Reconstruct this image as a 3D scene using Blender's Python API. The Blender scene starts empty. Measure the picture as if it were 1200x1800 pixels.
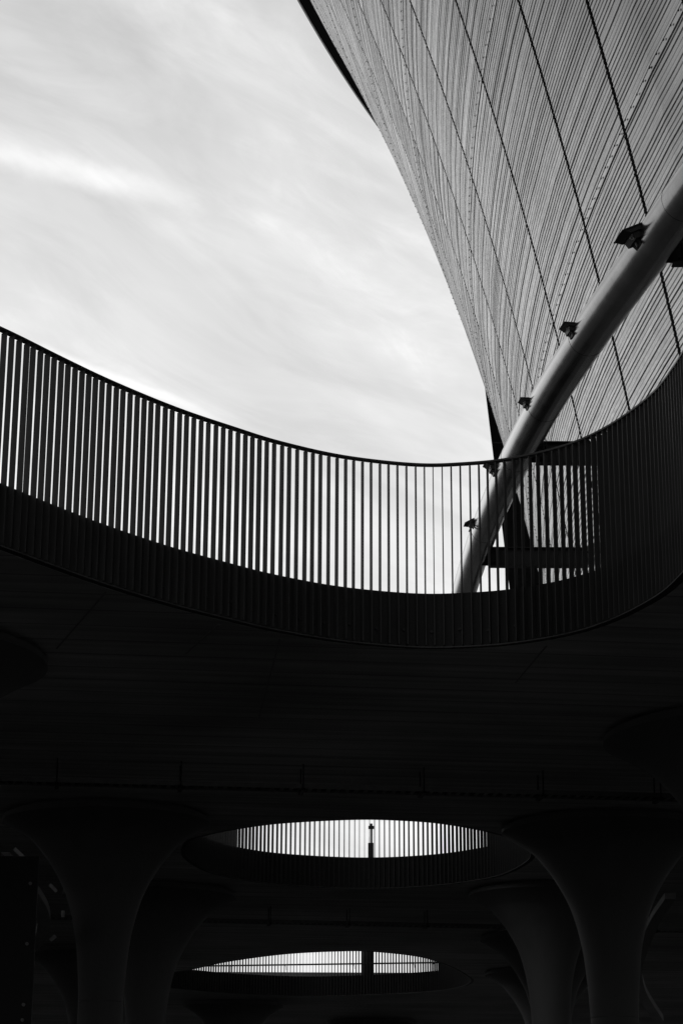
import bpy, math, random
import numpy as np
from mathutils import Matrix, Vector
S = bpy.context.scene
rnd = random.Random(7)

# ------------------------------------------------------------------ camera
FPX, TILT, ROLL = 3663.5, 0.3085, 0.0042          # focal length in px of an 1800 px tall frame
c, s = math.cos(TILT), math.sin(TILT)
r0, u0, F = np.array([1, 0, 0.]), np.array([0, -s, c]), np.array([0, c, s])
cr, sr = math.cos(ROLL), math.sin(ROLL)
RR, UU = r0*cr + u0*sr, -r0*sr + u0*cr
cam = bpy.data.cameras.new('camera'); co = bpy.data.objects.new('camera', cam); S.collection.objects.link(co)
cam.sensor_fit = 'VERTICAL'; cam.sensor_height = 36; cam.lens = FPX/1800*36
cam.clip_start = .1; cam.clip_end = 4000
m = Matrix.Identity(4)
for i in range(3): m[i][0], m[i][1], m[i][2] = RR[i], UU[i], -F[i]
co.matrix_world = m
S.camera = co
S.view_settings.view_transform = 'Standard'; S.view_settings.look = 'None'
S.view_settings.exposure = 0; S.view_settings.gamma = 1; S.view_settings.use_curve_mapping = False

# ------------------------------------------------------------------ sky
SUN_EL, SUN_AZ = math.radians(50), math.radians(78)      # azimuth from +Y: the sun stands behind the bowl
w = bpy.data.worlds.new('World'); S.world = w; w.use_nodes = True
nt = w.node_tree; N = nt.nodes; L = nt.links; N.clear()
def nd(t, **k):
    n = N.new(t)
    for a, b in k.items(): setattr(n, a, b)
    return n
def val(x):
    n = nd('ShaderNodeValue'); n.outputs[0].default_value = x; return n.outputs[0]
def mth(op, a, b=None, cl=False):
    n = nd('ShaderNodeMath', operation=op, use_clamp=cl)
    for i, v in enumerate((a, b)):
        if v is None: continue
        if isinstance(v, (int, float)): n.inputs[i].default_value = v
        else: L.new(v, n.inputs[i])
    return n.outputs[0]
out = nd('ShaderNodeOutputWorld'); bg = nd('ShaderNodeBackground')
sky = nd('ShaderNodeTexSky', sky_type='NISHITA'); sky.sun_disc = False
sky.sun_elevation = SUN_EL; sky.sun_rotation = SUN_AZ; sky.dust_density = 2.0
bw = nd('ShaderNodeRGBToBW'); L.new(sky.outputs[0], bw.inputs[0])
tc = nd('ShaderNodeTexCoord')
def noise(scale, rot, sc, det=6, rough=.55, dist=0.0):
    m0 = nd('ShaderNodeMapping'); L.new(tc.outputs['Generated'], m0.inputs[0]); m0.inputs['Rotation'].default_value = rot
    mp = nd('ShaderNodeMapping'); L.new(m0.outputs[0], mp.inputs[0]); mp.inputs['Scale'].default_value = sc
    n = nd('ShaderNodeTexNoise'); L.new(mp.outputs[0], n.inputs[0])
    n.inputs['Scale'].default_value = scale; n.inputs['Detail'].default_value = det
    n.inputs['Roughness'].default_value = rough; n.inputs['Distortion'].default_value = dist
    return n.outputs[0]
def ramp(v, a, b):
    n = nd('ShaderNodeMapRange', interpolation_type='SMOOTHSTEP'); L.new(v, n.inputs[0])
    n.inputs[1].default_value = a; n.inputs[2].default_value = b; return n.outputs[0]
def dirn(p, q):      # the great circle through two sky directions
    a = (p[0]-600)*RR/FPX-(p[1]-900)*UU/FPX+F; b = (q[0]-600)*RR/FPX-(q[1]-900)*UU/FPX+F
    n = np.cross(a, b); return n/np.linalg.norm(n), a/np.linalg.norm(a), b/np.linalg.norm(b)
ang = math.radians(-33)
big = noise(6.0, (0, ang, 0), (.7, 1, 2.2), 4, .5, .5)
mid = noise(13.0, (0, math.radians(-22), 0), (.6, 1, 2.4), 8, .6, .8)
fine = noise(30.0, (0, math.radians(-27), 0), (.5, 1, 1.6), 8, .62, 1.0)
sep = nd('ShaderNodeSeparateXYZ'); L.new(tc.outputs['Generated'], sep.inputs[0])
cl = mth('ADD', mth('MULTIPLY', ramp(big, .3, .72), .62), mth('MULTIPLY', ramp(mid, .34, .68), .36))
wisp = mth('MULTIPLY', mth('MULTIPLY', ramp(fine, .42, .8), ramp(big, .35, .7)), .15)
low = ramp(sep.outputs[2], .50, .12)                  # whiter towards the horizon
veil = mth('ADD', mth('ADD', mth('MULTIPLY', cl, .33), wisp), mth('MULTIPLY', low, .22))
def streak(p, q, wd, gain, fade):
    n, a, b = dirn(p, q); mid_ = (a+b)/2
    vd = nd('ShaderNodeVectorMath', operation='DOT_PRODUCT'); L.new(tc.outputs['Generated'], vd.inputs[0])
    vd.inputs[1].default_value = tuple(n)
    wob = mth('MULTIPLY', mth('SUBTRACT', noise(26, (0, 0, 0), (1, 1, 1), 5, .6), .5), wd*1.6)
    k = ramp(mth('ABSOLUTE', mth('ADD', vd.outputs['Value'], wob)), wd, 0)
    ds = nd('ShaderNodeVectorMath', operation='DISTANCE'); L.new(tc.outputs['Generated'], ds.inputs[0])
    ds.inputs[1].default_value = tuple(mid_/np.linalg.norm(mid_))
    return mth('MULTIPLY', mth('MULTIPLY', k, ramp(ds.outputs['Value'], fade, fade*.3)), gain)
veil = mth('ADD', veil, streak((30, 595), (330, 715), .0036, .22, .07))
veil = mth('ADD', veil, streak((-60, 255), (270, 335), .009, .20, .075))
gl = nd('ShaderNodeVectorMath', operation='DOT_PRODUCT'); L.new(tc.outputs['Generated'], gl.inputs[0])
gl.inputs[1].default_value = (-.36, .90, .24)          # bright sky patch added low on the left to lift cladding and pipe reflections
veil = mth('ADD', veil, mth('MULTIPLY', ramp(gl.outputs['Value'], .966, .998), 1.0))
base = mth('ADD', mth('MULTIPLY', bw.outputs[0], .06), 7.9)
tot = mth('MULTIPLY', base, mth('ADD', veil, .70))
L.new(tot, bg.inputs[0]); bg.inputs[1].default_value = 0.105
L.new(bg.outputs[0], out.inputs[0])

# ------------------------------------------------------------------ sun
sl = bpy.data.lights.new('sun', 'SUN'); so = bpy.data.objects.new('sun', sl); S.collection.objects.link(so)
sl.energy = 2.0; sl.angle = math.radians(1.0); sl.color = (1, 1, 1)
d = Vector((math.sin(SUN_AZ)*math.cos(SUN_EL), math.cos(SUN_AZ)*math.cos(SUN_EL), math.sin(SUN_EL)))
so.rotation_euler = d.to_track_quat('Z', 'Y').to_euler()

# ------------------------------------------------------------------ helpers
def at(x, y, Y):                         # point at depth Y on the sight line of photo pixel (x, y)
    v = (x-600)*RR/FPX-(y-900)*UU/FPX+F
    return v*Y/v[1]
def atz(x, y, z):
    v = (x-600)*RR/FPX-(y-900)*UU/FPX+F
    return v*z/v[2]
COL = S.collection
class MB:
    def __init__(s): s.v = []; s.f = []; s.n = 0
    def add(s, v, f):
        v = np.asarray(v, float); s.v.append(v); s.f += [tuple(i+s.n for i in q) for q in f]; s.n += len(v); return s
    def box(s, c, d, ax=None):
        c = np.array(c, float); hx, hy, hz = [q/2 for q in d]
        ax = np.eye(3) if ax is None else np.array(ax)
        v = [c+ax[0]*hx*i+ax[1]*hy*j+ax[2]*hz*k for k in (-1, 1) for j in (-1, 1) for i in (-1, 1)]
        return s.add(v, [(0, 2, 3, 1), (4, 5, 7, 6), (0, 1, 5, 4), (2, 6, 7, 3), (0, 4, 6, 2), (1, 3, 7, 5)])
    def tube(s, pts, r, n=16, cap=True):
        pts = np.array(pts, float); k = len(pts); r = np.broadcast_to(r, k)
        t = np.gradient(pts, axis=0); t /= np.linalg.norm(t, axis=1)[:, None]
        up = np.array([0, 0, 1.]) if abs(t[0][2]) < .9 else np.array([1., 0, 0])
        V = []
        for i in range(k):
            a = np.cross(t[i], up); a /= np.linalg.norm(a); b = np.cross(a, t[i]); up = b
            for j in range(n):
                th = 2*math.pi*j/n; V.append(pts[i]+r[i]*(math.cos(th)*a+math.sin(th)*b))
        f = [(i*n+j, i*n+(j+1) % n, (i+1)*n+(j+1) % n, (i+1)*n+j) for i in range(k-1) for j in range(n)]
        if cap: f += [tuple(range(n))[::-1], tuple((k-1)*n+j for j in range(n))]
        return s.add(V, f)
    def lathe(s, prof, c=(0, 0), n=64):
        V = [(c[0]+r*math.cos(2*math.pi*j/n), c[1]+r*math.sin(2*math.pi*j/n), z) for r, z in prof for j in range(n)]
        k = len(prof)
        f = [(i*n+j, i*n+(j+1) % n, (i+1)*n+(j+1) % n, (i+1)*n+j) for i in range(k-1) for j in range(n)]
        return s.add(V, f)
    def prism(s, poly, thick, o, ax):      # polygon in plane (ax0, ax1), extruded along ax2
        ax = np.array(ax, float); o = np.array(o, float); n = len(poly)
        V = [o+ax[0]*a+ax[1]*b+ax[2]*t for t in (0, thick) for a, b in poly]
        return s.add(V, [tuple(range(n))[::-1], tuple(range(n, 2*n))]+[(i, (i+1) % n, n+(i+1) % n, n+i) for i in range(n)])
    def build(s, name, mat, parent=None, smooth=False, bevel=0, fix=True):
        me = bpy.data.meshes.new(name); me.from_pydata(np.concatenate(s.v).tolist(), [], s.f); me.update()
        if fix:
            import bmesh
            bm = bmesh.new(); bm.from_mesh(me); bmesh.ops.recalc_face_normals(bm, faces=bm.faces); bm.to_mesh(me); bm.free()
        if smooth: me.polygons.foreach_set('use_smooth', [True]*len(me.polygons))
        me.materials.append(mat)
        o = bpy.data.objects.new(name, me); COL.objects.link(o)
        if parent is not None:
            o.parent = parent; o.matrix_parent_inverse = parent.matrix_world.inverted()
        if bevel:
            b = o.modifiers.new('bevel', 'BEVEL'); b.width = bevel; b.segments = 2; b.limit_method = 'ANGLE'
        return o
def tag(o, label=None, cat=None, group=None, kind=None):
    for k, v in (('label', label), ('category', cat), ('group', group), ('kind', kind)):
        if v: o[k] = v
    return o
def thing(name, label, cat, loc=(0, 0, 0), group=None):
    o = bpy.data.objects.new(name, None); COL.objects.link(o); o.location = loc; o.empty_display_size = .3
    o.matrix_world = Matrix.Translation(Vector([float(q) for q in loc])); return tag(o, label, cat, group)

def spl(P, n):
    P = np.array(P); k = len(P); L_ = np.r_[0, np.cumsum(np.linalg.norm(np.diff(P, axis=0), axis=1))]; o = []
    Q_ = np.vstack([2*P[0]-P[1], P, 2*P[-1]-P[-2]])
    for i in range(k-1):
        a, b, c_, d_ = Q_[i:i+4]
        for t in np.linspace(0, 1, n, endpoint=False): o.append(.5*((2*b)+(-a+c_)*t+(2*a-5*b+4*c_-d_)*t*t+(-a+3*b-3*c_+d_)*t**3))
    o.append(P[-1]); return np.array(o)

# ------------------------------------------------------------------ materials (a grey world: the photograph is monochrome)
def mat(name, base, rough=.6, metal=0.0, var=.15, nscale=6.0, bump=.0, bscale=30., stretch=(1, 1, 1), spec=.5, coat=0):
    m = bpy.data.materials.new(name); m.use_nodes = True; t = m.node_tree; b = t.nodes['Principled BSDF']
    tcn = t.nodes.new('ShaderNodeTexCoord'); mp = t.nodes.new('ShaderNodeMapping'); mp.inputs['Scale'].default_value = stretch
    t.links.new(tcn.outputs['Object'], mp.inputs[0])
    n = t.nodes.new('ShaderNodeTexNoise'); n.inputs['Scale'].default_value = nscale; n.inputs['Detail'].default_value = 6
    t.links.new(mp.outputs[0], n.inputs[0])
    r = t.nodes.new('ShaderNodeMapRange'); r.inputs[1].default_value = .3; r.inputs[2].default_value = .7
    r.inputs[3].default_value = base*(1-var); r.inputs[4].default_value = base*(1+var)
    t.links.new(n.outputs[0], r.inputs[0]); cc = t.nodes.new('ShaderNodeCombineColor')
    for i in range(3): t.links.new(r.outputs[0], cc.inputs[i])
    t.links.new(cc.outputs[0], b.inputs['Base Color'])
    r2 = t.nodes.new('ShaderNodeMapRange'); r2.inputs[1].default_value = .3; r2.inputs[2].default_value = .7
    r2.inputs[3].default_value = max(rough-.1, .05); r2.inputs[4].default_value = min(rough+.1, 1)
    t.links.new(n.outputs[0], r2.inputs[0]); t.links.new(r2.outputs[0], b.inputs['Roughness'])
    b.inputs['Metallic'].default_value = metal; b.inputs['Specular IOR Level'].default_value = spec
    if bump:
        n2 = t.nodes.new('ShaderNodeTexNoise'); n2.inputs['Scale'].default_value = bscale; n2.inputs['Detail'].default_value = 5
        t.links.new(mp.outputs[0], n2.inputs[0]); bp = t.nodes.new('ShaderNodeBump'); bp.inputs['Strength'].default_value = bump
        bp.inputs['Distance'].default_value = .01; t.links.new(n2.outputs[0], bp.inputs['Height']); t.links.new(bp.outputs[0], b.inputs['Normal'])
    return m
M = dict(
    ground=mat('dark_asphalt', .08, .9, var=.25, nscale=.6, bump=.4, bscale=60),
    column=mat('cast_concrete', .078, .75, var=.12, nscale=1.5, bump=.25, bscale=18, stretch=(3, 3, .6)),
    fin=mat('painted_steel', .023, .55, spec=.12, var=.18, nscale=3, stretch=(4, 4, .6), bump=.1, bscale=20),
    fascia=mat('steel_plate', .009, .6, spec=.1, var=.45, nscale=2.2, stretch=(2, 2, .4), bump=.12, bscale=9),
    black=mat('black_steel', .010, .5, spec=.15, var=.2, nscale=4),
    dark=mat('dark_panel', .014, .55, spec=.15, var=.12, nscale=.6),
    flash=mat('bright_flashing', .85, .5, metal=.0, var=.05),
    matt=mat('matt_black_panel', .010, .95, var=.2, spec=0.0),
    flange=mat('flange_steel', .022, .55, var=.4, spec=.2),
    seal=mat('joint_sealant', .2, .8),
    track=mat('painted_track', .2, .6),
    backing=mat('dark_backing', .012, .9, var=.2),
    galv=mat('galvanised', .12, .5, metal=.6, var=.2),
    lampglass=mat('opal_glass', .45, .3, var=.03),
    rubber=mat('cable_rubber', .015, .5, var=.1),
)
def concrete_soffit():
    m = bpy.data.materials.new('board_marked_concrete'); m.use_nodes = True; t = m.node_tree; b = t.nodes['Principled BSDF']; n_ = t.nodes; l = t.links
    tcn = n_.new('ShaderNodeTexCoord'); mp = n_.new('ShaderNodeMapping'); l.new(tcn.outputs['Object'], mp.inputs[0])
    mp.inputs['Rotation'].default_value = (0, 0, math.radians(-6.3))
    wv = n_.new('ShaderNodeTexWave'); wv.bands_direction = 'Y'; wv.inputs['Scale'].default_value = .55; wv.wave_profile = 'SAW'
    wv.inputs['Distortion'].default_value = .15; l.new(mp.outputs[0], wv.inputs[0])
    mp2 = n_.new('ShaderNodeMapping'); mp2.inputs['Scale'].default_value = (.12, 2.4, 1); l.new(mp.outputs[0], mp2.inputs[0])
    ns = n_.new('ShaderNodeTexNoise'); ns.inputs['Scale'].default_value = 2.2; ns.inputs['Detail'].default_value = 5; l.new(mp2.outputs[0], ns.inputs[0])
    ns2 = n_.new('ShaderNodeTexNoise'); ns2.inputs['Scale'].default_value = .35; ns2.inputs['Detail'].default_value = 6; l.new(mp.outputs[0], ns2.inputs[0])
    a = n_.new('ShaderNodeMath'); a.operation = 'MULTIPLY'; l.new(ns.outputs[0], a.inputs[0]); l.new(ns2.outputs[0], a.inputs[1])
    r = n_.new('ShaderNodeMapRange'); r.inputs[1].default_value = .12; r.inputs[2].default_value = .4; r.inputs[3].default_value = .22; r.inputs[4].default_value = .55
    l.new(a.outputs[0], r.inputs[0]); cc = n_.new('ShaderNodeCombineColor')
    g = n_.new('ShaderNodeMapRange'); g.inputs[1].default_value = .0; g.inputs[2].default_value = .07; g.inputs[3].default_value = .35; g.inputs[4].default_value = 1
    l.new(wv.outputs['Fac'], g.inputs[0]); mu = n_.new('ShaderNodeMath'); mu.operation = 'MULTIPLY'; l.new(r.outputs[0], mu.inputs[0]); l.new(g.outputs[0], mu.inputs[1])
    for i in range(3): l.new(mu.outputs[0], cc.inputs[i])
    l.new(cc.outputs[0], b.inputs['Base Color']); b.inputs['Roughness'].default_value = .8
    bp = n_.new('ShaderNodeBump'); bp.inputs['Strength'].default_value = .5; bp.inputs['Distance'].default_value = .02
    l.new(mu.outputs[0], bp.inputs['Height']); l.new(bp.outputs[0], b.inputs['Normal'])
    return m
M['soffit'] = concrete_soffit()
def cladding_mat():
    m = bpy.data.materials.new('corrugated_sheet'); m.use_nodes = True; t = m.node_tree; b = t.nodes['Principled BSDF']; n_ = t.nodes; l = t.links
    uv = n_.new('ShaderNodeUVMap'); uv.uv_map = 'UVMap'; oi = n_.new('ShaderNodeObjectInfo')
    def nz(sc, mpv, det=4):
        mp = n_.new('ShaderNodeMapping'); mp.inputs['Scale'].default_value = mpv; l.new(uv.outputs[0], mp.inputs[0])
        n = n_.new('ShaderNodeTexNoise'); n.noise_dimensions = '4D'; n.inputs['Scale'].default_value = sc; n.inputs['Detail'].default_value = det
        l.new(mp.outputs[0], n.inputs[0])
        k = n_.new('ShaderNodeMath'); k.operation = 'MULTIPLY'; k.inputs[1].default_value = 40; l.new(oi.outputs['Random'], k.inputs[0]); l.new(k.outputs[0], n.inputs['W'])
        return n.outputs[0]
    line = nz(1.0, (.10, 7.0, 1), 4)       # sheet-to-sheet and rib-to-rib differences along the panel
    blot = nz(.35, (1, .8, 1), 6)          # broad stains
    spk = nz(2.2, (1.6, 9, 1), 4)
    def mr(v, a, b_, c_, d_):
        r = n_.new('ShaderNodeMapRange'); l.new(v, r.inputs[0])
        for i, x in enumerate((a, b_, c_, d_)): r.inputs[i+1].default_value = x
        return r.outputs[0]
    def mm(op, a, b_):
        k = n_.new('ShaderNodeMath'); k.operation = op
        for i, v in enumerate((a, b_)):
            if isinstance(v, float): k.inputs[i].default_value = v
            else: l.new(v, k.inputs[i])
        return k.outputs[0]
    col = mm('MULTIPLY', mm('MULTIPLY', mr(line, .3, .7, .13, .225), mr(blot, .3, .7, .72, 1.18)), mr(spk, .3, .7, .85, 1.12))
    col = mm('MULTIPLY', col, mr(oi.outputs['Random'], 0.0, 1.0, .86, 1.12))      # panels from different coils differ a little
    cc = n_.new('ShaderNodeCombineColor')
    for i in range(3): l.new(col, cc.inputs[i])
    l.new(cc.outputs[0], b.inputs['Base Color']); b.inputs['Metallic'].default_value = .9
    l.new(mr(spk, .3, .7, .22, .38), b.inputs['Roughness'])
    return m
M['clad'] = cladding_mat()
def tube_mat():
    m = bpy.data.materials.new('brushed_steel'); m.use_nodes = True; t = m.node_tree; b = t.nodes['Principled BSDF']; n_ = t.nodes; l = t.links
    tcn = n_.new('ShaderNodeTexCoord'); mp = n_.new('ShaderNodeMapping'); l.new(tcn.outputs['Object'], mp.inputs[0]); mp.inputs['Scale'].default_value = (.5, .5, .5)
    n = n_.new('ShaderNodeTexNoise'); n.inputs['Scale'].default_value = 3; n.inputs['Detail'].default_value = 8; n.inputs['Roughness'].default_value = .7; l.new(mp.outputs[0], n.inputs[0])
    r = n_.new('ShaderNodeMapRange'); r.inputs[1].default_value = .3; r.inputs[2].default_value = .7; r.inputs[3].default_value = .17; r.inputs[4].default_value = .24
    l.new(n.outputs[0], r.inputs[0]); l.new(r.outputs[0], b.inputs['Roughness'])
    r2 = n_.new('ShaderNodeMapRange'); r2.inputs[1].default_value = .3; r2.inputs[2].default_value = .7; r2.inputs[3].default_value = .14; r2.inputs[4].default_value = .23
    l.new(n.outputs[0], r2.inputs[0]); cc = n_.new('ShaderNodeCombineColor')
    for i in range(3): l.new(r2.outputs[0], cc.inputs[i])
    l.new(cc.outputs[0], b.inputs['Base Color']); b.inputs['Metallic'].default_value = 1.0
    return m
M['tube'] = tube_mat()

# ------------------------------------------------------------------ ground
GZ = -1.6
g = MB(); nseg = 40; xs = np.linspace(-1500, 1500, nseg+1)
g.add([(x, y, GZ) for y in xs for x in xs], [(j*(nseg+1)+i, j*(nseg+1)+i+1, (j+1)*(nseg+1)+i+1, (j+1)*(nseg+1)+i) for j in range(nseg) for i in range(nseg)])
tag(g.build('ground', M['ground'], fix=False), kind='structure')

# ------------------------------------------------------------------ deck openings (plan curves, metres)
ZS, TH, ZR = 5.0, .566, 6.942      # soffit height, slab depth, rail top
H1 = [(-2.87, 16.78), (-2.57, 17.26), (-2.15, 17.89), (-1.59, 18.6), (-1.07, 19.13), (-.68, 19.5), (-.01, 19.95), (.77, 20.2), (1.28, 20.15), (1.69, 20.02), (2.21, 19.64),
      (2.57, 19.13), (2.86, 18.39), (3.01, 17.67), (3.1, 16.3), (3.12, 14.2), (3.05, 11.8), (2.7, 9.2), (1.6, 7.3), (0, 6.6), (-1.8, 6.9), (-3.3, 8.2), (-4.1, 10.4), (-4.25, 12.8), (-3.85, 15.0), (-3.35, 16.05)]
H2 = [(-2.59, 34.0), (-2.42, 32.75), (-2.1, 32.1), (-1.55, 31.45), (-.88, 30.92), (.19, 30.56), (.9, 30.62), (1.6, 30.95), (2.45, 31.9), (3.0, 33.1), (3.2, 34.5), (2.91, 36.33), (2.39, 37.3), (1.58, 38.05), (.4, 38.4),
      (-1.0, 37.97), (-1.82, 37.2), (-2.32, 36.2), (-2.55, 35.0)]
H3 = [(-4.11, 54.57), (-3.71, 53.9), (-2.74, 51.98), (-1.3, 50.14), (.04, 49.43), (.84, 49.53), (1.95, 50.67), (2.73, 52.75), (3.35, 55.4), (3.6, 57.2), (3.4, 59.0), (2.6, 60.6), (.9, 61.8), (-.6, 62.35), (-1.9, 62.15), (-3.2, 61.4), (-4.2, 60.4), (-5.1, 59.2), (-5.6, 57.9), (-5.5, 56.6), (-4.9, 55.5)]
def closed(P, n=400, sm=3):
    P = np.array(P); k = len(P); o = []
    for i in range(k):
        a, b, c_, d_ = P[i-1], P[i], P[(i+1) % k], P[(i+2) % k]
        for t in np.linspace(0, 1, 24, endpoint=False):
            o.append(.5*((2*b)+(-a+c_)*t+(2*a-5*b+4*c_-d_)*t*t+(-a+3*b-3*c_+d_)*t**3))
    o = np.array(o)
    def res(o, n):
        q = np.vstack([o, o[:1]]); L_ = np.r_[0, np.cumsum(np.linalg.norm(np.diff(q, axis=0), axis=1))]
        t = np.linspace(0, L_[-1], n, endpoint=False); return np.c_[np.interp(t, L_, q[:, 0]), np.interp(t, L_, q[:, 1])], L_[-1]
    o, _ = res(o, n)
    for _ in range(sm*10): o = .5*o+.25*(np.roll(o, 1, 0)+np.roll(o, -1, 0))
    o, per = res(o, n)
    area = .5*np.sum(o[:, 0]*np.roll(o[:, 1], -1)-o[:, 1]*np.roll(o[:, 0], -1))
    if area < 0: o = o[::-1]
    return o, per
def normals(o):      # inward normals of a counter-clockwise loop
    t = np.roll(o, -1, 0)-np.roll(o, 1, 0); t /= np.linalg.norm(t, axis=1)[:, None]
    return np.c_[-t[:, 1], t[:, 0]], t
PITCH = .095
HOLES = []
for P in (H1, H2, H3):
    n0 = int(round(closed(P)[1]/PITCH))
    o, per = closed(P, n0*3, 2 if P is not H1 else 3); HOLES.append((o, n0))

# deck slab: a plan with three openings, filled by constrained triangulation
from mathutils.geometry import delaunay_2d_cdt
outer = [(-60, -25), (60, -25), (60, 112), (-60, 112)]
verts = [Vector(p) for p in outer]; edges = [(0, 1), (1, 2), (2, 3), (3, 0)]
loops = []
for o, n0 in HOLES:
    st = len(verts); verts += [Vector(p) for p in o]; k = len(o)
    edges += [(st+i, st+(i+1) % k) for i in range(k)]; loops.append((st, k))
vv, ee, ff, _, _, _ = delaunay_2d_cdt(verts, edges, [], 0, 1e-6)
def inside(p, poly):
    x, y = p; X, Y = poly[:, 0], poly[:, 1]; X2, Y2 = np.roll(X, -1), np.roll(Y, -1)
    k = ((Y > y) != (Y2 > y)) & (x < (X2-X)*(y-Y)/(Y2-Y+1e-12)+X); return k.sum() % 2 == 1
V2 = np.array([tuple(v) for v in vv]); tri = []
for q in ff:
    ctr = V2[list(q)].mean(0)
    if not any(inside(ctr, o) for o, _ in HOLES): tri.append(tuple(q))
cnt = {}
for q in tri:
    for i in range(len(q)):
        a, b = q[i], q[(i+1) % len(q)]; cnt.setdefault((min(a, b), max(a, b)), []).append((a, b))
n = len(V2); deckm = MB()
side = [(e[0][0], e[0][1], e[0][1]+n, e[0][0]+n) for e in cnt.values() if len(e) == 1]
deckm.add(np.vstack([np.c_[V2, np.full(n, ZS)], np.c_[V2, np.full(n, ZS+TH)]]), [q[::-1] for q in tri]+[tuple(i+n for i in q) for q in tri]+side)
deck = thing('raised_deck', 'dark concrete deck overhead with big oval openings cut through it', 'deck', (0, 20, ZS))
slab = deckm.build('slab', M['soffit'], deck); slab.data.materials.append(M['ground'])
for p_ in slab.data.polygons:
    if p_.normal.z > .5: p_.material_index = 1
# sealant joints radiating from the front opening, as in the photograph
for (a, b) in (((187, 1040), (100, 1140)), ((385, 1098), (325, 1150)), ((492, 1122), (455, 1262)), ((960, 1135), (905, 1200))):
    p, q = atz(*a, ZS), atz(*b, ZS); e = (q-p)/np.linalg.norm(q-p); sd = np.cross(e, [0, 0, 1])
    MB().box((p+q)/2+np.array([0, 0, -.002]), (np.linalg.norm(q-p), .016, .006), (e, sd, (0, 0, 1))).build('joint', M['seal'], deck)

# ------------------------------------------------------------------ balustrades round the openings
def ring_strip(o, nrm, prof, idx=None):
    """sweep a closed profile [(offset inward, z)] along the loop (or part of it)"""
    mb = MB(); k = len(o) if idx is None else len(idx); ii = range(len(o)) if idx is None else idx; p = len(prof)
    V = [(o[i][0]+nrm[i][0]*a, o[i][1]+nrm[i][1]*a, z) for i in ii for a, z in prof]
    f = []
    for i in range(k if idx is None else k-1):
        j = (i+1) % k
        for a in range(p):
            b = (a+1) % p; f.append((i*p+a, j*p+a, j*p+b, i*p+b))
    if idx is not None: f += [tuple(range(p)), tuple((k-1)*p+a for a in range(p))[::-1]]
    return mb.add(V, f)
RECT = lambda a0, a1, z0, z1: [(a0, z0), (a1, z0), (a1, z1), (a0, z1)]
FZ0 = ZS+.032
def fin_mb(mb, p, nx, ny, h, ja):
    ca, sa = math.cos(ja), math.sin(ja); rx, ry = nx*ca-ny*sa, nx*sa+ny*ca
    return mb.box((p[0]+rx*.031, p[1]+ry*.031, FZ0+h/2), (.062, .0095, h), ((rx, ry, 0), (-ry, rx, 0), (0, 0, 1)))
def screen(P):
    P = np.array(P); return 600+FPX*P@RR/(P@F), 900-FPX*P@UU/(P@F)
def balustrade(hi, label):
    o, n0 = HOLES[hi]; nrm, tan = normals(o); ctr = o.mean(0)
    root = thing('balustrade', label, 'balustrade', (ctr[0], ctr[1], ZS), 'balustrades round the deck openings')
    # edge plates in lengths with a hair gap between them
    K = len(o); seg = 36; i = 0; off = {0: 10, 1: 5, 2: 0}[hi]
    while i < K:
        j = min(i+seg, K); idx = [(x+off) % K for x in range(i, j+1)]
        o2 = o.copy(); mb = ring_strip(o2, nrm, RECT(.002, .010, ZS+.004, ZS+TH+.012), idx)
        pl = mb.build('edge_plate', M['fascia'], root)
        i = j
    ring_strip(o, nrm, RECT(.0101, .082, ZS+.002, ZS+.014)).build('bottom_flange', M['flange'], root)
    ring_strip(o, nrm, RECT(.008, .072, ZR-.022, ZR)).build('top_rail', M['black'], root, bevel=.003)
    hgt = ZR-.03-FZ0+.001
    proto = MB().box((.031, 0, hgt/2), (.062, .0095, hgt)).build('fin', M['fin'])
    pm = proto.data; bpy.data.objects.remove(proto)
    cand = []
    for k in range(n0):
        i = k*3; p = o[i]+nrm[i]*.012
        sx, sy = screen((p[0], p[1], ZS+.9))
        face = -(nrm[i] @ p)            # far side: the inward normal looks back at the camera
        vis = -20 < sx < 1220 and face > -.3*np.linalg.norm(p) and p[1] > ctr[1]-(1.2 if hi else -6)
        cand.append((0 if vis else 1, np.linalg.norm(p), k))
    cand.sort(); solo = {k for _, _, k in cand[:100]}
    rest = MB()
    for k in range(n0):
        i = k*3; ja = rnd.gauss(0, .012); sh = rnd.gauss(0, .0022); p = o[i]+nrm[i]*.0102+tan[i]*sh; nx, ny = nrm[i]
        if k in solo:
            f = bpy.data.objects.new('fin', pm); COL.objects.link(f); f.parent = root
            f.location = (p[0]-ctr[0], p[1]-ctr[1], FZ0-ZS); f.rotation_euler = (rnd.gauss(0, .0007), 0, math.atan2(ny, nx)+ja)
        else: fin_mb(rest, p, nx, ny, hgt, ja)
    if rest.v: rest.build('fin', M['fin'], root)['kind'] = 'stuff'
    # bolts in the edge plates, every third bay
    mb0 = MB(); a = np.linspace(0, 2*math.pi, 7)[:6]
    mb0.add([(0, .017*math.cos(t), .017*math.sin(t)) for t in a]+[(.014, .015*math.cos(t), .015*math.sin(t)) for t in a],
            [tuple(range(6))[::-1], tuple(range(6, 12))]+[(q, (q+1) % 6, 6+(q+1) % 6, 6+q) for q in range(6)])
    bolt = mb0.build('bolt', M['black']); bmesh_ = bolt.data; bpy.data.objects.remove(bolt)
    nb = 0
    for k in range(1, n0, 3):
        i = k*3+1; p = o[i]+nrm[i]*.0101; sx, sy = screen((p[0], p[1], ZS+.2))
        if hi < 2 and -10 < sx < 1210 and -(nrm[i] @ p) > 0 and nb < 60:
            b = bpy.data.objects.new('bolt', bmesh_); COL.objects.link(b); b.parent = root; nb += 1
            b.location = (p[0]-ctr[0], p[1]-ctr[1], .19+rnd.uniform(-.02, .02)); b.rotation_euler = (0, 0, math.atan2(nrm[i][1], nrm[i][0]))
    return root
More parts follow.
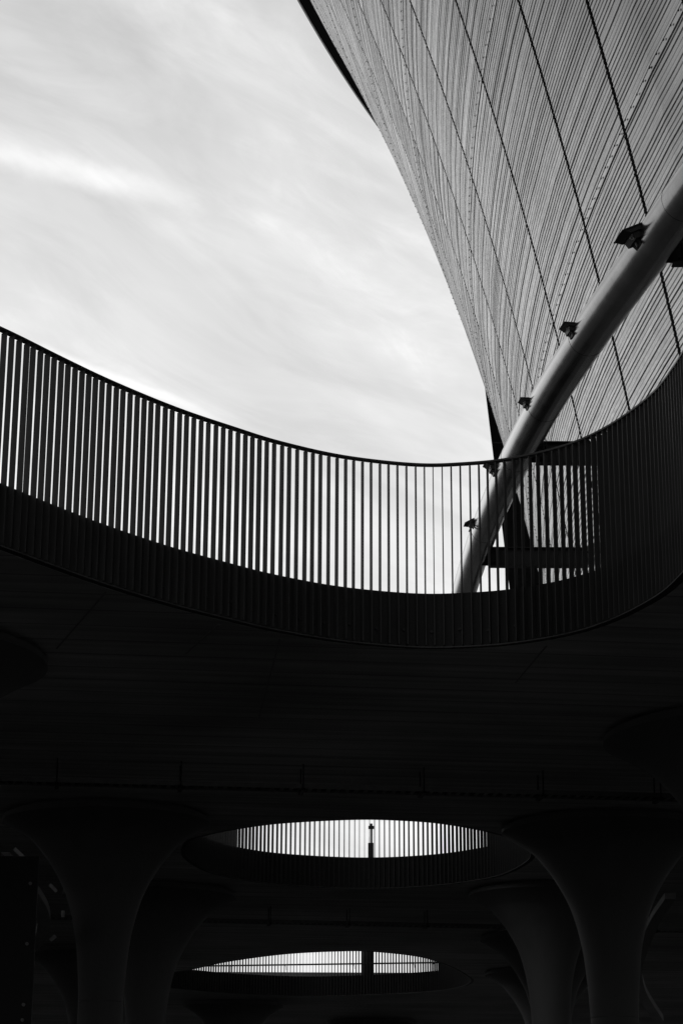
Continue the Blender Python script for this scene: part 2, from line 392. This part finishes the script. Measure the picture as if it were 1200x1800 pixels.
balustrade(0, 'tall dark fin balustrade curving round the nearest and largest deck opening')
balustrade(1, 'fin balustrade round the middle oval opening, with a thin mast seen through it')
balustrade(2, 'fin balustrade round the farthest opening, low in the picture, thick post behind it')

# ------------------------------------------------------------------ mushroom columns
def column(x, y, R, rs, label, name='mushroom_column'):
    root = thing(name, label, 'column', (x, y, GZ), 'mushroom columns holding up the deck')
    hh = [0, .09, .18, .32, .46, .71, 1.04, 1.38, 1.7]; gg = [1, .80, .64, .485, .36, .195, .08, .026, 0]   # concave trumpet from rim to stem
    pr = [(rs+(R-rs)*q[1], ZS-.13-R*q[0]) for q in spl([(a_, b_, 0) for a_, b_ in zip(hh, gg)], 5)][::-1][:-1]
    pr += [(R+.012, ZS-.13), (R+.012, ZS-.062), (R-.01, ZS-.055)]
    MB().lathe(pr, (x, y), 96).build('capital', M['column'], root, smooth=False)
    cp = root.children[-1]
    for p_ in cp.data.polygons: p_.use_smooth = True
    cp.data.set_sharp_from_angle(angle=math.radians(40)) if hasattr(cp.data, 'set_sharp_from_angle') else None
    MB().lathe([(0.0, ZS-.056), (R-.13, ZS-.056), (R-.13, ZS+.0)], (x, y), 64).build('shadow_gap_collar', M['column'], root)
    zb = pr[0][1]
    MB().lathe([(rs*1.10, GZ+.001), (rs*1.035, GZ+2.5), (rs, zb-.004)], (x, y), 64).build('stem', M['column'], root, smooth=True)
    return root
column(-3.38, 30.25, 1.49, .315, 'large mushroom column left of the oval opening, its whole flared head in view')
column(-3.5, 38.7, 1.58, .326, 'mushroom column half hidden behind the large left one, right side of its flare showing')
column(3.98, 30.98, 1.57, .345, 'large mushroom column right of the oval opening, overlapping its right end')
column(3.78, 38.3, 1.42, .33, 'mushroom column tucked behind the large right one, left of its stem')
column(4.55, 45.8, 1.5, .33, 'third mushroom column in the right row, only a curved sliver of its flare showing')
column(5.2, 54.0, 1.5, .33, 'fourth mushroom column in the right row, small dark flare seen between stem and opening')
column(-5.8, 49.4, 1.5, .33, 'mushroom column far back between the left steel pillar and the large left stem')
column(-3.21, 64.7, 1.5, .33, 'distant mushroom head below the left half of the farthest opening')
column(1.1, 72.0, 1.5, .33, 'distant mushroom head at the bottom edge, below the middle of the farthest opening')
column(-4.6, 20.3, 1.65, .36, 'near mushroom head cut off by the left picture edge under the large balustrade')
column(5.0, 24.1, 1.9, .38, 'near mushroom head cut off by the right picture edge')

# ------------------------------------------------------------------ stadium: a bowl whose walls lean outward, clad in horizontal corrugated sheets
Q = dict(az=1.3061058294596268, r=[-1.9965007098636292, 17.032027464800542, 18.92239156775374, 50.72097219168489], e=math.exp(-0.22258340273019925), ph=0.19978130105283576)
AX = 60*np.array([math.sin(Q['az']), math.cos(Q['az'])]); SC = 5.0
def rz(z): return np.polyval(Q['r'], (z-15)/30.)
def bowl(a, z, dr=0.0, rr=None):       # a, z arrays (z in model units of 5 m) -> world xyz
    r = (rz(z) if rr is None else rr)+dr/SC
    u, v = r*np.cos(a)/Q['e'], r*np.sin(a)*Q['e']; cp, sp = math.cos(Q['ph']), math.sin(Q['ph'])
    return np.stack([(u*cp-v*sp+AX[0])*SC, (u*sp+v*cp+AX[1])*SC, z*SC*np.ones_like(u)], -1)
seam = [-3.215938750424904, -3.2381756588866266, -3.265423877434405, -3.292623001180148, -3.315498350568194, -3.3395818675941906, -3.3632, -3.386829475982928]
near = [seam[0]+.0236*k for k in range(6, 0, -1)]; far = [seam[-1]-.0236*k for k in range(1, 7)]
seam = near+seam+far
Z0, Z1 = 1.13, 9.56
hoopz = [2.45, 3.719, 4.957, 6.104, 7.181, 8.25, 9.1]
zz = np.linspace(Z0, Z1, 400); mid_a = seam[8]
Pm = bowl(np.full_like(zz, mid_a), zz); arc = np.r_[0, np.cumsum(np.linalg.norm(np.diff(Pm, axis=0), axis=1))]
z_of = lambda s_: np.interp(s_, arc, zz); s_of = lambda z_: np.interp(z_, zz, arc)
stad = thing('stadium_bowl', 'huge outward leaning curved building wall clad in grey corrugated metal sheets', 'building', tuple(bowl(np.array(seam[8]), np.array(Z0))))
lap = [s_of(z) for z in hoopz]
PER = .108
def cladding(a0, a1, k):
    ph = rnd.uniform(0, PER); total = arc[-1]; rows = []
    s_ = ph; rows.append((0, 0.))
    shift = rnd.uniform(-.12, .12) if k % 3 == 0 else rnd.uniform(-.03, .03)
    laps = [l+shift for l in lap]; lapflag = []
    while s_ < total-PER:
        nl = [l for l in laps if s_ <= l < s_+PER]
        if nl and True:                       # flat lap strip between two stacked sheets
            gd = rnd.choice((-.05, -.012)); lapflag.append(s_+.13)
            rows += [(s_, .0), (s_+.006, gd), (s_+.034, gd), (s_+.042, .010), (s_+.066, .012), (s_+.085, .003), (s_+.165, .002), (s_+.18, .010)]; s_ += .2
        else:
            cnt_ = int(s_/PER) % 4; j = rnd.uniform(-.005, .005); h = (.014 if cnt_ == 0 else .009)+rnd.uniform(-.003, .003)
            rows += [(s_+.0, 0.), (s_+.040+j, rnd.uniform(-.002, .002)), (s_+.062+j, h), (s_+.088, h*rnd.uniform(.8, 1))]; s_ += PER
    rows.append((total, 0.)); rows = np.array(rows)
    gap = .12/(SC*50); aa = np.linspace(a0-gap, a1+gap, 5)
    na, nr = len(aa), len(rows)
    A = np.repeat(aa[None], nr, 0); Zc = np.repeat(z_of(rows[:, 0])[:, None], na, 1); D = np.repeat(rows[:, 1][:, None], na, 1)
    # the sheets oil-can a little between their fixings
    D = D+.006*np.sin(np.linspace(0, 3*math.pi, na))[None]*rnd.uniform(-1, 1)
    P = bowl(A, Zc, D).reshape(-1, 3)
    f = [(i*na+j, i*na+j+1, (i+1)*na+j+1, (i+1)*na+j) for i in range(nr-1) for j in range(na-1)]
    # returned edges 8 cm deep so the sheet reads thick at the seams
    b0 = len(P); Pb = bowl(A[:, [0, -1]], Zc[:, [0, -1]], D[:, [0, -1]]*0-.03).reshape(-1, 3)
    for i in range(nr-1):
        f.append((i*na, (i+1)*na, b0+2*(i+1), b0+2*i)); f.append((i*na+na-1, b0+2*i+1, b0+2*(i+1)+1, (i+1)*na+na-1))
    mb = MB().add(np.vstack([P, Pb]), f); o = mb.build('cladding_panel', M['clad'], stad, fix=False)
    me = o.data; uvl = me.uv_layers.new(name='UVMap'); U_ = np.concatenate([np.stack([np.tile(np.linspace(0, 4.7, na), nr), np.repeat(rows[:, 0], na)], -1), np.stack([np.tile([0, 4.7], nr), np.repeat(rows[:, 0], 2)], -1)])
    li = np.zeros(len(me.loops), int); me.loops.foreach_get('vertex_index', li); uvl.data.foreach_set('uv', U_[li].ravel())
    # fixings along the lap strips
    sm = MB()
    for sl_ in lapflag:
        for t in np.linspace(.06, .94, 9):
            a = a0+(a1-a0)*t; p = bowl(np.array(a), np.array(z_of(sl_)), np.array(.012)); q = bowl(np.array(a), np.array(z_of(sl_)), np.array(1.)); nn = (q-p)/np.linalg.norm(q-p)
            tt = bowl(np.array(a-.001), np.array(z_of(sl_)), np.array(.012))-p; tt /= np.linalg.norm(tt); b_ = np.cross(nn, tt)
            sm.box(p+nn*.012, (.032, .032, .022), (tt, b_, nn))
    if sm.v: sm.build('screws', M['backing'], o)['kind'] = 'stuff'
for k in range(len(seam)-1): cladding(seam[k], seam[k+1], k)
def surf(aa, zs, drs, name, mat_, smooth=True, rr=None):
    aa = np.array(aa); A = np.repeat(aa[None], len(zs), 0); Zc = np.repeat(np.array(zs)[:, None], len(aa), 1); D = np.repeat(np.array(drs, float)[:, None], len(aa), 1)
    P = bowl(A, Zc, D, None if rr is None else np.repeat(np.array(rr)[:, None], len(aa), 1)).reshape(-1, 3); na = len(aa)
    return MB().add(P, [(i*na+j, i*na+j+1, (i+1)*na+j+1, (i+1)*na+j) for i in range(len(zs)-1) for j in range(na-1)]).build(name, mat_, stad, smooth=smooth, fix=False)
wide = np.linspace(seam[0]+.002, seam[-1]-.002, 80)
zs = np.linspace(Z0, Z1, 60); surf(wide, zs, np.full(60, -.30), 'backing_wall', M['backing'])
# roof edge: soffit, upstand, bright flashing, roof
rt = rz(Z1)
surf(wide, [Z1, Z1+.02, 9.84], [0, 0, 0], 'roof_fascia', M['matt'], False, [rt-.02, rt+.004, 48.055])
surf(wide, [9.842, 9.85, 9.875, 9.885, 9.878], [0]*5, 'roof_flashing', M['flash'], False, [48.050, 48.072, 48.076, 48.05, 47.98])
surf(wide, [9.88, 9.95, 10.3], [0]*3, 'roof', M['dark'], True, [47.99, 46.5, 38])
surf(wide, [Z0-.003, Z0-.002, Z0+.03, Z0+.031], [0]*4, 'base_channel', M['black'], False, [rz(Z0)-.03, rz(Z0)+.02, rz(Z0)+.02, rz(Z0)-.03])

# ------------------------------------------------------------------ raking pier behind the wall
PY = 75.0
pr_ = [at(853, 692, PY), at(897.5, 1056, PY), at(905, 1120, PY)]
dx = (pr_[0]-pr_[1]); dx = dx/dx[2]
zt, zb = 36.0, ZS+TH
top = pr_[0]+dx*(zt-pr_[0][2]); bot = pr_[1]+dx*(zb-pr_[1][2])
mbp = MB(); w1, w0 = 2.2, 3.6
V = [(bot[0], PY, zb), (bot[0]+w0, PY, zb), (top[0]+w1, PY, zt), (top[0], PY, zt)]
pier = thing('raking_pier', 'black tapering pier leaning against the far side of the corrugated wall', 'pier', (bot[0]+1, PY, zb))
mbp.add(V+[(x+.15, y+1.2, z) for x, y, z in V], [(0, 1, 2, 3), (7, 6, 5, 4), (0, 4, 5, 1), (1, 5, 6, 2), (2, 6, 7, 3), (3, 7, 4, 0)]).build('shaft', M['matt'], pier)
for zj in (12.5, 19.6, 26.7):
    xk = bot[0]+dx[0]*(zj-zb); MB().box((xk+1.2, PY-.004, zj), (2.3, .012, .05)).build('panel_joint', M['backing'], pier)

# ------------------------------------------------------------------ ring pipe with its tie beams and lamps
ZT = 14.0
cl_ = [(.405, 1.80), (.3835, 1.93), (.366, 2.03), (.3465, 2.16), (.3185, 2.33), (.2985, 2.47), (.2775, 2.63), (.257, 2.84), (.2395, 3.08), (.2280, 3.32), (.2200, 3.60), (.2160, 3.95), (.2165, 4.35), (.222, 4.8), (.235, 5.4)]
cl_ = [(.44, 1.60), (.52, 1.25), (.62, .9)][::-1]+cl_
pts = np.array([(a*ZT, b*ZT, ZT) for a, b in cl_])
cp_ = spl(pts, 8)
for _ in range(14): cp_[1:-1] = .5*cp_[1:-1]+.25*(cp_[2:]+cp_[:-2])
PR = .325
pipe = thing('ring_pipe', 'thick brushed steel pipe sweeping diagonally in front of the corrugated wall', 'pipe', tuple(cp_[0]))
MB().tube(cp_, np.interp(cp_[:, 1], [26, 50], [.355, .305]), 64).build('pipe_wall', M['tube'], pipe, smooth=True, fix=False)
def near_y(y):
    i = int(np.argmin(abs(cp_[:, 1]-y))); t = cp_[min(i+1, len(cp_)-1)]-cp_[max(i-1, 0)]; return cp_[i], t/np.linalg.norm(t)
for y in (28.5, 33.9, 37.2, 40.2, 45):
    p, t = near_y(y); MB().tube([p-t*.012, p+t*.012], float(np.interp(y, [26, 50], [.355, .305]))+.004, 64).build('weld_seam', M['tube'], pipe, smooth=False, fix=False)
def wall_x(y, z):                      # where the cladding stands at this depth and height
    a = np.linspace(seam[0]+.1, seam[-1]-.1, 2000); P = bowl(a, np.full_like(a, z/SC)); P = P[:np.argmax(P[:, 1])] if False else P
    return float(np.interp(y, P[:, 1], P[:, 0]))
def beam(Y, zc, h, label):
    p, t = near_y(Y); x0 = p[0]+PR*.92; x1 = wall_x(Y, zc)+.02; b = .22
    root = thing('tie_beam', label, 'beam', (x0, Y, zc), 'steel tie beams from the ring pipe to the wall')
    cx, lx = (x0+x1)/2, x1-x0
    MB().box((cx, Y, zc), (lx, .014, h-.044)).build('web', M['dark'], root)
    MB().box((cx, Y, zc+h/2-.011), (lx, b, .022)).build('flange', M['black'], root)
    MB().box((cx, Y, zc-h/2+.011), (lx, b, .022)).build('flange', M['black'], root)
    MB().box((x0+.16, Y, zc), (.02, b+.03, h-.05)).build('end_plate', M['black'], root)
    st = MB().box((x0+.22, Y, zc), (.02, b+.03, h-.05)).build('end_plate', M['black'], root)
    for dz in (-.11, .11):
        for sx in (-1, 1): MB().tube([(x0+.16-.03*sx, Y-b*.36, zc+dz*1.2), (x0+.16-.05*sx-.03*sx, Y-b*.36, zc+dz*1.2)], .025, 8).build('bolt', M['black'], root)
    # saddle that carries the pipe
    MB().box((x0-.05, Y, zc), (.24, .03, h-.06)).build('gusset', M['black'], root)
    return root
def find(ypx):                          # depth at which a point 0.1 under the pipe axis shows at this picture height
    ys = np.linspace(20, 70, 2000); sy = [screen((near_y(y)[0][0]+.8, y, ZT-.1))[1] for y in ys[::10]]
    return float(np.interp(ypx, sy, ys[::10]))
for ypx, h, lb in ((443, .43, 'tie beam nearest the right picture edge, behind the upper pipe'), (797, .45, 'tie beam just under the balustrade rail, right of the pipe'), (980, .46, 'lowest tie beam, seen through the balustrade fins beside the pipe foot')):
    beam(find(ypx), ZT-.1, h, lb)

def lamp(px, py, label, sc=1.0, tilt=0.0):
    ys = np.linspace(22, 62, 800); best = None
    for y in ys:                       # depth where the pipe's left flank passes this height in the picture
        p, t = near_y(y); sdir = np.array([-t[1], t[0], 0]); sdir /= np.linalg.norm(sdir); sdir = sdir if sdir[0] < 0 else -sdir
        q = p+sdir*(PR+.06); sx, sy = screen(q); d_ = abs(sy-py)
        if best is None or d_ < best[0]: best = (d_, p, t, sdir)
    _, p, t, sd = best; o = p+sd*(PR*.85); up = np.array([0, 0, 1.])
    if tilt:
        ct, st_ = math.cos(tilt), math.sin(tilt); sd, up = sd*ct-up*st_, up*ct+sd*st_
    root = thing('floodlight', label, 'floodlight', tuple(o), 'floodlights clamped to the ring pipe')
    A = (sd, t, up)
    # stepped hood: brim, cove, body
    def blk(n_, w0_, w1_, z0, z1, ln, m_):
        V_ = []
        for zc_, wd_ in ((z0, w0_), (z1, w1_)):
            for l_ in (-ln/2, ln/2):
                for w_ in (-.12, wd_): V_.append(o+sd*w_*sc+t*l_*sc+up*zc_*sc)
        return MB().add(V_, [(0, 1, 3, 2), (4, 6, 7, 5), (0, 4, 5, 1), (2, 3, 7, 6), (0, 2, 6, 4), (1, 5, 7, 3)]).build(n_, m_, root)
    blk('brim', .40, .42, .16, .185, .62, M['black']); blk('hood', .27, .385, .075, .159, .58, M['dark'])
    blk('body', .22, .25, -.06, .074, .5, M['black']); blk('gear_box', .12, .17, -.19, -.061, .34, M['dark'])
    th_ = np.linspace(0, 2*math.pi, 17); ring = [o+sc*(sd*(.27+.035*math.cos(a))+up*(-.015+.035*math.sin(a))+t*-.2) for a in th_]
    MB().tube(ring, .008, 6, cap=False).build('wire_loop', M['galv'], root)
    MB().tube([o+sc*(sd*.18+up*-.1-t*.1), o+sc*(sd*.2+up*-.2-t*.12)], .03*sc, 10).build('cable_gland', M['black'], root)
    return root, o, sd, t
lamp(1084, 412, 'largest floodlight, on the upper pipe near the right edge', .8, .45)
lamp(992, 580, 'floodlight second from the top of the pipe, over a vertical wall seam', .58)
lamp(914, 714, 'floodlight on the pipe halfway down, in front of the wall just above the black pier', .5)
lamp(857, 830, 'floodlight just below the balustrade rail, seen between two fins', .66)
r_, o_, sd_, t_ = lamp(826, 916, 'lowest floodlight on the pipe, against the sky behind thin fins, with a drooping cable', .52, .5)
p, t = near_y(o_[1]-.5)
cb = [o_+sd_*.15+np.array([0, 0, -.12])]
for q in np.linspace(0, 1, 8):
    th = math.pi*(1.02-.62*q)*-1; nn = sd_*math.cos(q*1.7)+np.array([0, 0, -1.])*math.sin(q*1.7)
    cb.append(o_-sd_*PR*.85+nn*(PR+.02)-t_*(.1+.55*q))
MB().tube(spl(cb, 4), .014, 8).build('cable', M['rubber'], r_, smooth=True)

# ------------------------------------------------------------------ cable trays under the soffit
def tray(y0px, label):
    (xa, ya), (xb, yb) = y0px; zt_ = ZS-.30; a = atz(xa, ya, zt_); b = atz(xb, yb, zt_); e = (b-a)/np.linalg.norm(b-a); Ln = 30.0; ctr = (a+b)/2; sd = np.array([-e[1], e[0], 0])
    root = thing('cable_tray', label, 'cable tray', tuple(ctr), 'cable trays hung under the deck')
    A = (e, sd, (0, 0, 1))
    for s_ in (-1, 1): MB().box(ctr+sd*s_*.14+np.array([0, 0, .02]), (Ln, .004, .06), A).build('side_rail', M['galv'], root)
    rg = MB()
    for k in np.arange(-Ln/2+.1, Ln/2, .12): rg.box(ctr+e*k, (.05, .274, .004), A)
    rg.build('rungs', M['galv'], root)['kind'] = 'stuff'
    MB().tube([ctr-e*Ln/2+sd*.05+[0, 0, .02], ctr+e*Ln/2+sd*.05+[0, 0, .02]], .017, 8).build('cable', M['rubber'], root)
    for k in range(-6, 7):
        h = MB()
        for s_ in (-1, 1): h.box(ctr+e*(k*1.55)+sd*s_*.16+np.array([0, 0, .13]), (.016, .016, .34), A)
        h.box(ctr+e*(k*1.55)+np.array([0, 0, -.026]), (.05, .38, .03), A); h.build('hanger', M['black'], root)
tray(((210, 1380), (845, 1396)), 'perforated cable tray spanning the whole width above the middle opening')
tray(((470, 1622), (752, 1628)), 'shorter looking cable tray between the middle and farthest openings')

# ------------------------------------------------------------------ things seen through the openings, standing on the deck
ZD = ZS+TH
b0 = at(651.5, 1490, 44.); k_ = lambda px: px*44/3500.
mast = thing('slim_mast', 'slim mast with a stubby head seen through the middle opening', 'mast', (b0[0], 44, ZD))
zz_ = lambda y: at(651, y, 44.)[2]
MB().box((b0[0], 44, (ZD+zz_(1482))/2), (k_(9.3), k_(9), zz_(1482)-ZD)).build('sheath', M['black'], mast, bevel=.01)
MB().tube([(b0[0]+k_(1), 44, zz_(1482)), (b0[0]+k_(1), 44, zz_(1457))], k_(1.9), 12).build('pole', M['galv'], mast)
MB().tube([(b0[0]-k_(2.4), 44, zz_(1482)), (b0[0]-k_(2.4), 44, zz_(1471))], k_(.5), 8).build('antenna', M['black'], mast)
MB().box((b0[0]+k_(.5), 44, zz_(1454.5)), (k_(9.5), k_(7), zz_(1452)-zz_(1457))).build('head', M['black'], mast, bevel=.008)
MB().tube([(b0[0]+k_(.7), 44, zz_(1452.2)), (b0[0]+k_(.7), 44, zz_(1447.8))], k_(2.1), 12).build('cap', M['black'], mast)
Y3 = 67.0; kk = Y3/3490.
p0 = at(646.5, 1700, Y3)
post = thing('round_post', 'thick dark post rising behind the farthest opening', 'post', (p0[0], Y3, ZD))
MB().tube([(p0[0], Y3, ZD), (p0[0], Y3, 8.4)], 9.3*kk, 24).build('shaft', M['dark'], post, smooth=True)
MB().box((p0[0], Y3, ZD+.02), (28*kk, 28*kk, .04)).build('base_plate', M['galv'], post)
for sx in (-1, 1): MB().prism([(0, 0), (6*kk, 0), (0, 9*kk)], .02, (p0[0]+sx*9*kk, Y3, ZD+.04), ((sx, 0, 0), (0, 0, 1), (0, 1, 0))).build('gusset', M['galv'], post)
a, b = at(290, 1699, Y3-.6), at(880, 1690.5, Y3-.6)
hp = thing('guard_rail', 'thin horizontal rail crossing behind the farthest opening', 'guard rail', tuple((a+b)/2))
MB().tube([a, b], 1.35*kk, 10).build('rail', M['black'], hp)
for xp in (290, 405, 500, 620, 725, 760, 880):
    q = at(xp, np.interp(xp, [290, 880], [1699, 1690.5]), Y3-.6); MB().tube([q, (q[0], q[1], ZD)], .55*kk, 8).build('stanchion', M['black'], hp)
    MB().tube([q, q+np.array([.05, 0, -.06]), q+np.array([.06, 0, -.16])], .4*kk, 6).build('hook', M['black'], hp)
lw = at(560, 1717, 76.)
MB_ = MB().box((0, 84, (ZD+at(560, 1710, 84.)[2])/2), (60, .4, at(560, 1710, 84.)[2]-ZD))
tag(MB_.build('parapet_wall', M['column'], None), 'low grey parapet strip beyond the farthest opening', 'parapet')

# ------------------------------------------------------------------ left foreground: plated steel pillar and curved light tracks
x1 = atz(60, 1600, 3.2)
PLY = 24.0
xr_t, xr_b = at(62, 1640, PLY), at(55, 1800, PLY)
pil = thing('steel_plate_pillar', 'flat black steel pillar with round bolts at the lower left edge', 'pillar', (xr_b[0]-1.2, PLY, GZ))
rx = xr_b[0]
MB().box((rx-1.75, PLY+.35, (GZ+at(60, 1497, PLY)[2])/2), (2.6, .6, at(60, 1497, PLY)[2]-GZ)).build('core', M['black'], pil)
MB().box((rx-1.3, PLY+.03, (GZ+at(60, 1497, PLY)[2])/2), (2.6, .03, at(60, 1497, PLY)[2]-GZ-.1)).build('face_plate', M['black'], pil, bevel=.004)
for bx, by in ((54, 1553), (48, 1659), (42, 1766), (40, 1793)):
    q = at(bx, by, PLY+.01); MB().tube([(q[0], PLY+.016, q[2]), (q[0], PLY-.012, q[2])], .019, 12).build('bolt', M['galv'], pil)

def track(P, Y, lamps, label, grp='curved ceiling light tracks'):
    W = [at(x, y, yy) for (x, y), yy in zip(P, Y)]
    root = thing('light_track', label, 'light track', tuple(W[0]), grp); Pth = spl(W, 6)
    mb = MB(); V_ = []
    for i, q in enumerate(Pth):
        V_ += [q+np.array([-.18, 0, -.05]), q+np.array([.0, 0, -.05]), q+np.array([.0, 0, .05]), q+np.array([-.18, 0, .05])]
    f = [(i*4+a, i*4+(a+1) % 4, (i+1)*4+(a+1) % 4, (i+1)*4+a) for i in range(len(Pth)-1) for a in range(4)]+[(0, 1, 2, 3), tuple((len(Pth)-1)*4+a for a in (3, 2, 1, 0))]
    mb.add(V_, f).build('track', M['track'], root)
    for (ax_, ay, bx_, by, yy) in lamps:
        p_, q_ = at(ax_, ay, yy), at(bx_, by, yy); e = (q_-p_); ln = np.linalg.norm(e); e /= ln; sd = np.cross(e, [0, 1, 0]); sd /= np.linalg.norm(sd)
        MB().box((p_+q_)/2, (ln, .045, .035), (e, sd, np.cross(e, sd))).build('lamp_tube', M['lampglass'], root)
    return root
track([(18, 1505), (45, 1535), (72, 1570), (87, 1600), (88, 1630), (75, 1655), (62, 1668)], [27.5, 28, 28.5, 29, 29.5, 30, 30.3],
      [(26, 1492, 50, 1514, 27.4), (88, 1555, 100, 1567, 28.8), (111, 1601, 111, 1612, 29.3), (98, 1645, 89, 1653, 30)], 'curved track with short lamp tubes at the left beside the large column')
track([(1187, 1575), (1160, 1615), (1140, 1660), (1128, 1700), (1135, 1740), (1165, 1790)], [34, 35, 36, 37, 37.5, 38],
      [(1140, 1604, 1128, 1617, 35), (1118, 1650, 1115, 1660, 36), (1109, 1690, 1108, 1697, 37), (1148, 1772, 1158, 1779, 38)], 'faint curved track with lamp tubes at the lower right beside the large column')
# far wall closing the undercroft at its right
